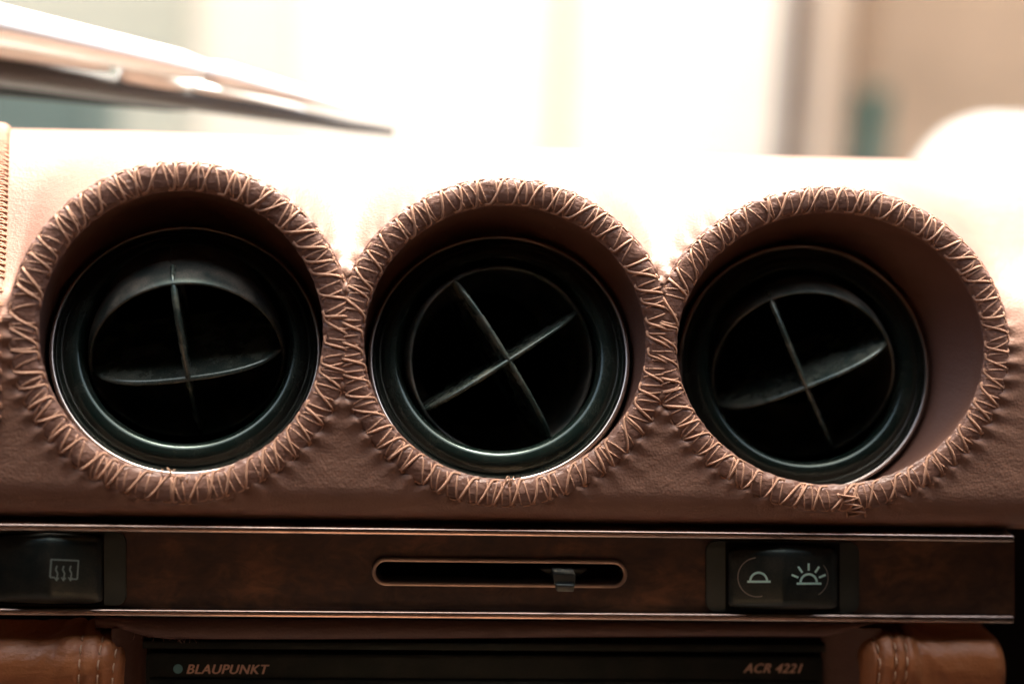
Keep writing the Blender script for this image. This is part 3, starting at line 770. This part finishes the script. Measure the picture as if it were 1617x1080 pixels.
# ------------------------------------------------------------------ windscreen and wiper
m = bpy.data.materials.new('windscreen_glass'); m.use_nodes = True; nt = m.node_tree; nt.nodes.clear()
o_ = nt.nodes.new('ShaderNodeOutputMaterial'); mx = nt.nodes.new('ShaderNodeMixShader'); tr = nt.nodes.new('ShaderNodeBsdfTransparent'); gl = nt.nodes.new('ShaderNodeBsdfGlossy')
fr_ = nt.nodes.new('ShaderNodeValue'); fr_.outputs[0].default_value = 0.008; gl.inputs['Roughness'].default_value = 0.02
tr.inputs[0].default_value = (0.97, 0.99, 0.975, 1)
nt.links.new(fr_.outputs[0], mx.inputs[0]); nt.links.new(tr.outputs[0], mx.inputs[1]); nt.links.new(gl.outputs[0], mx.inputs[2]); nt.links.new(mx.outputs[0], o_.inputs[0])
M['glass'] = m
WS_P = np.array([0, 980., 100.]); WS_T = math.radians(52)        # glass leans back over the dash
WSU = np.array([0, -math.sin(WS_T), math.cos(WS_T)]); WSN = np.array([0, -math.cos(WS_T), -math.sin(WS_T)])
V = []
for i in range(25):
    x = -3400 + 6800 * i / 24; cv = 0.00004 * x * x
    for s in (-150, 700, 1700, 2700): V.append(WS_P + np.array([x, -cv * .0, 0]) + WSU * s - np.array([0, cv * 1.0, 0]))
ws = mk('windscreen', V, grid_faces(25, 4), M['glass'], None, base=WS_P - 150 * WSU)
tag(ws, 'clear raked car windscreen standing behind the dashboard top', 'windscreen')
def onws(px, py, off=30): return at(px, py, WS_P - WSN * off, WSN)
M['wiper_silver'] = mat('wiper_silver', (0.95, 0.95, 0.93), 0.45, 0.6)
M['wiper_grey'] = mat('wiper_grey_metal', (0.06, 0.054, 0.05), 0.6, 0.0)
M['rubber'] = mat('wiper_rubber', (0.008, 0.011, 0.010), 0.85, spec=0.1)
wip = empty('windscreen_wiper', onws(-60, 150), 'silver windscreen wiper arm and blade lying across the glass at the upper left', 'wiper')
def beam(p, q, w0, w1, h0, h1, name, m, off, bev=2.0):     # tapered rounded bar on the glass: w across, h off the glass
    A, B_ = onws(*p, off), onws(*q, off); d = nrm(B_ - A); sd = nrm(np.cross(d, WSN)); V = []; n = 16; rows = 10
    for i in range(rows + 1):
        s = i / rows; P_ = A + (B_ - A) * s; w, h = w0 + (w1 - w0) * s, h0 + (h1 - h0) * s
        if i in (0, rows): w *= .7; h *= .7
        for k in range(n):
            a = 2 * math.pi * k / n; ca, sa = math.cos(a), math.sin(a)
            V.append(P_ + sd * math.copysign(abs(ca) ** .7, ca) * w / 2 - WSN * math.copysign(abs(sa) ** .7, sa) * h)
    return mk(name, V, grid_faces(rows + 1, n, cv=True) + [tuple(range(n)), tuple(range(len(V) - n, len(V)))], m, wip)
beam((-160, 6), (330, 114), 78, 46, 40, 24, 'arm', M['wiper_silver'], 62, 5)
beam((325, 113), (625, 190), 52, 10, 26, 6, 'arm_tip', M['wiper_silver'], 60, 3)
beam((-120, 58), (175, 106), 40, 24, 20, 12, 'bridge', M['wiper_silver'], 44, 4)
beam((190, 112), (320, 150), 44, 34, 22, 17, 'bridge', M['wiper_silver'], 46, 5)
beam((300, 140), (480, 176), 30, 14, 12, 10, 'bridge', M['wiper_silver'], 44, 4)
V, Fc = lathe([(0, 16), (14, 15), (22, 8), (24, 0), (22, -10)], onws(308, 143, 50), FX, WSU, WSN, 20); mk('pivot', V, Fc, M['wiper_silver'], wip)
beam((-130, 92), (621, 209), 64, 20, 26, 10, 'blade', M['wiper_grey'], 24, 3)
beam((-130, 124), (300, 172), 66, 16, 10, 8, 'rubber', M['rubber'], 20, 2)

# ------------------------------------------------------------------ outside
def wmat(name, c1, c2, sc_=3.0, rough=0.8):
    m = mat(name, c1, rough, spec=0.2); f = noise_n(m, objco(m), sc_, 5, 0.6)
    lk(m, ramp(m, f, [(0.3, c1), (0.7, c2)]), bsdf(m).inputs['Base Color']); return m
def far(px, py, ym): return aty(px, py, ym / S)
ZG = -1.10 / S
def block(name, label, cat, x0, x1, ptop, ym, depth, m, zb=ZG, extra=None, bev=40, kind=None):
    a, b = far(x0, 200, ym)[0], far(x1, 200, ym)[0]; zt = far((x0 + x1) / 2, ptop, ym)[2]; y0 = ym / S; d = depth / S
    V = [(a, y0, zb), (b, y0, zb), (b, y0, zt), (a, y0, zt), (a, y0 + d, zb), (b, y0 + d, zb), (b, y0 + d, zt), (a, y0 + d, zt)]
    Fc = [(0, 1, 2, 3), (4, 5, 6, 7), (0, 1, 5, 4), (1, 2, 6, 5), (2, 3, 7, 6), (3, 0, 4, 7)]
    o = mk(name, V, Fc, m, None, smooth=False, base=((a + b) / 2, y0 + d / 2, zb), bev=bev)
    return tag(o, label, cat)
g = 60 / S
gr = mk('ground', [(-g, -g, ZG), (g, -g, ZG), (g, g, ZG), (-g, g, ZG)], [(0, 1, 2, 3)], wmat('pale_paving', (0.42, 0.39, 0.35), (0.5, 0.47, 0.43), 1.2), None, smooth=False)
gr['kind'] = 'structure'
M['white_wall'] = wmat('white_render', (0.79, 0.685, 0.56), (0.82, 0.715, 0.59), 0.8)
M['grey_wall'] = wmat('grey_green_render', (0.33, 0.32, 0.25), (0.37, 0.355, 0.28), 0.8)
M['tan_wall'] = wmat('tan_brick', (0.23, 0.155, 0.10), (0.30, 0.205, 0.135), 1.5)
block('rendered_wall', 'blurred white rendered wall filling the view beyond the windscreen', 'wall', 470, 1225, -900, 7.0, 0.4, M['white_wall'])
block('rendered_wall', 'blurred grey-green wall behind the wiper at the upper left', 'wall', -900, 300, -900, 6.9, 0.4, M['grey_wall'])

block('wall_panel', 'blurred pale cream wall panel right of the grey-green wall', 'wall', 302, 468, -900, 6.96, 0.4, wmat('cream_render', (0.60, 0.53, 0.42), (0.64, 0.57, 0.46), 0.8))
block('yellow_post', 'blurred pale yellow post standing before the white wall', 'post', 868, 900, -700, 6.2, 0.12, wmat('pale_yellow_paint', (0.50, 0.355, 0.235), (0.53, 0.38, 0.255)))
block('dark_post', 'blurred dark brown post left of the tan building', 'post', 1238, 1274, -700, 6.2, 0.12, wmat('dark_brown_paint', (0.055, 0.036, 0.026), (0.075, 0.05, 0.036)))
block('door_jamb', 'blurred cream jamb between the dark post and the tan building', 'jamb', 1226, 1368, -900, 7.05, 0.3, wmat('cream_paint', (0.74, 0.58, 0.43), (0.78, 0.62, 0.47)))
block('tan_building', 'blurred tan brick building at the upper right', 'building', 1370, 2400, -900, 6.6, 1.2, M['tan_wall'])
block('green_bin', 'blurred dark green bin standing against the tan building', 'bin', 1372, 1402, 142, 5.8, 0.2, wmat('dark_green_plastic', (0.010, 0.042, 0.033), (0.014, 0.052, 0.042)))
block('dark_cabinet', 'blurred dark grey-green cabinet below the wiper at the far left', 'cabinet', -300, 150, 118, 4.2, 0.5, wmat('dark_green_metal', (0.045, 0.065, 0.058), (0.06, 0.085, 0.075)))

# white car whose rounded bonnet shows at the right edge
cy = 4.2
c0 = far(1585, 198, cy); car = empty('parked_car', (c0[0] + 2600, c0[1], ZG), 'blurred white parked car with rounded bonnet at the right edge', 'car')
V = []; nx, nn = 40, 24
zt = c0[2]
for i in range(nx + 1):
    x = far(1485, 200, cy)[0] + 14000 * i / nx; s = i / nx
    hgt = math.sqrt(max(0, 1 - max(0, 1 - s / .10) ** 2)) ; z_ = ZG + 1600 + (zt - ZG - 1600) * hgt + 1900 * smooth((s - .45) / .2) * (1 - smooth((s - .85) / .15))
    for j in range(nn + 1):
        q = -1 + 2 * j / nn; e = (1 - abs(q) ** 3.2) ** .4
        V.append((x, c0[1] + q * 4400 * (0.12 + .88 * hgt), ZG + 1000 + (z_ - ZG - 1000) * e))
mk('body', V, grid_faces(nx + 1, nn + 1), mat('white_car_paint', (0.82, 0.82, 0.80), 0.25, coat=0.5), car)
for wx in (2600, 10800):
    for wy in (-4200, 4200):
        xw = far(1462, 200, cy)[0] + wx
        V, Fc = lathe([(0, 600), (1000, 620), (1700, 560), (1800, 300), (1800, -300), (1700, -560), (0, -600)], (xw, c0[1] + wy, ZG + 1800), FX, np.array([0, 0, 1.]), np.array([0, -1., 0]), 28)
        mk('wheel', V, Fc, M['rubber'], car)

# ------------------------------------------------------------------ unseen cabin added behind the camera to shade the dash
cab = bpy.data.objects.new('shade_cabin', None); COL.objects.link(cab); cab['kind'] = 'structure'; cab['label'] = 'unseen car cabin added around the dashboard to block and tint its light'
cm = leather('cabin_leather', (0.020, 0.015, 0.013), (0.028, 0.020, 0.017), 0.65)  # near-black, so the unseen cabin bounces little light
cs = leather('seat_leather', (0.17, 0.092, 0.058), (0.21, 0.115, 0.072), 0.7)  # unseen seats and tunnel, warm brown for the chrome to reflect
def cbox(name, x0, x1, y0, y1, z0, z1, bev=0.03, m=None):
    q = [(x0, y0, z0), (x1, y0, z0), (x1, y0, z1), (x0, y0, z1)]
    mk(name, *prism(np.array(q) / S, (y1 - y0) / S), m or cm, cab, bev=bev / S, seg=4, sharp=60)
cbox('floor', -0.75, 0.75, -1.6, 0.3, -0.72, -0.66, .01)
cbox('side_blocker', -0.80, -0.70, -1.6, 0.2, -0.7, 0.365)  # unseen windowless sides, raised to full height to block side light
cbox('side_blocker', 0.70, 0.80, -1.6, 0.2, -0.7, 0.365)
for sx in (-.36, .36):
    cbox('seat_cushion', sx - .26, sx + .26, -1.2, -0.68, -.62, -.36, .06, cs)
    cbox('seat_back', sx - .25, sx + .25, -1.38, -1.2, -.45, .30, .06, cs)
cbox('rear_bulkhead', -0.7, 0.7, -1.6, -1.5, -.7, .45)
cbox('centre_tunnel', -0.11, 0.11, -1.3, -0.12, -.66, -.34, .03, cs)
cbox('roof_blocker', -0.80, 0.80, -1.6, -0.175, 0.36, 0.42, .02)  # unseen cover, added to narrow the light from overhead
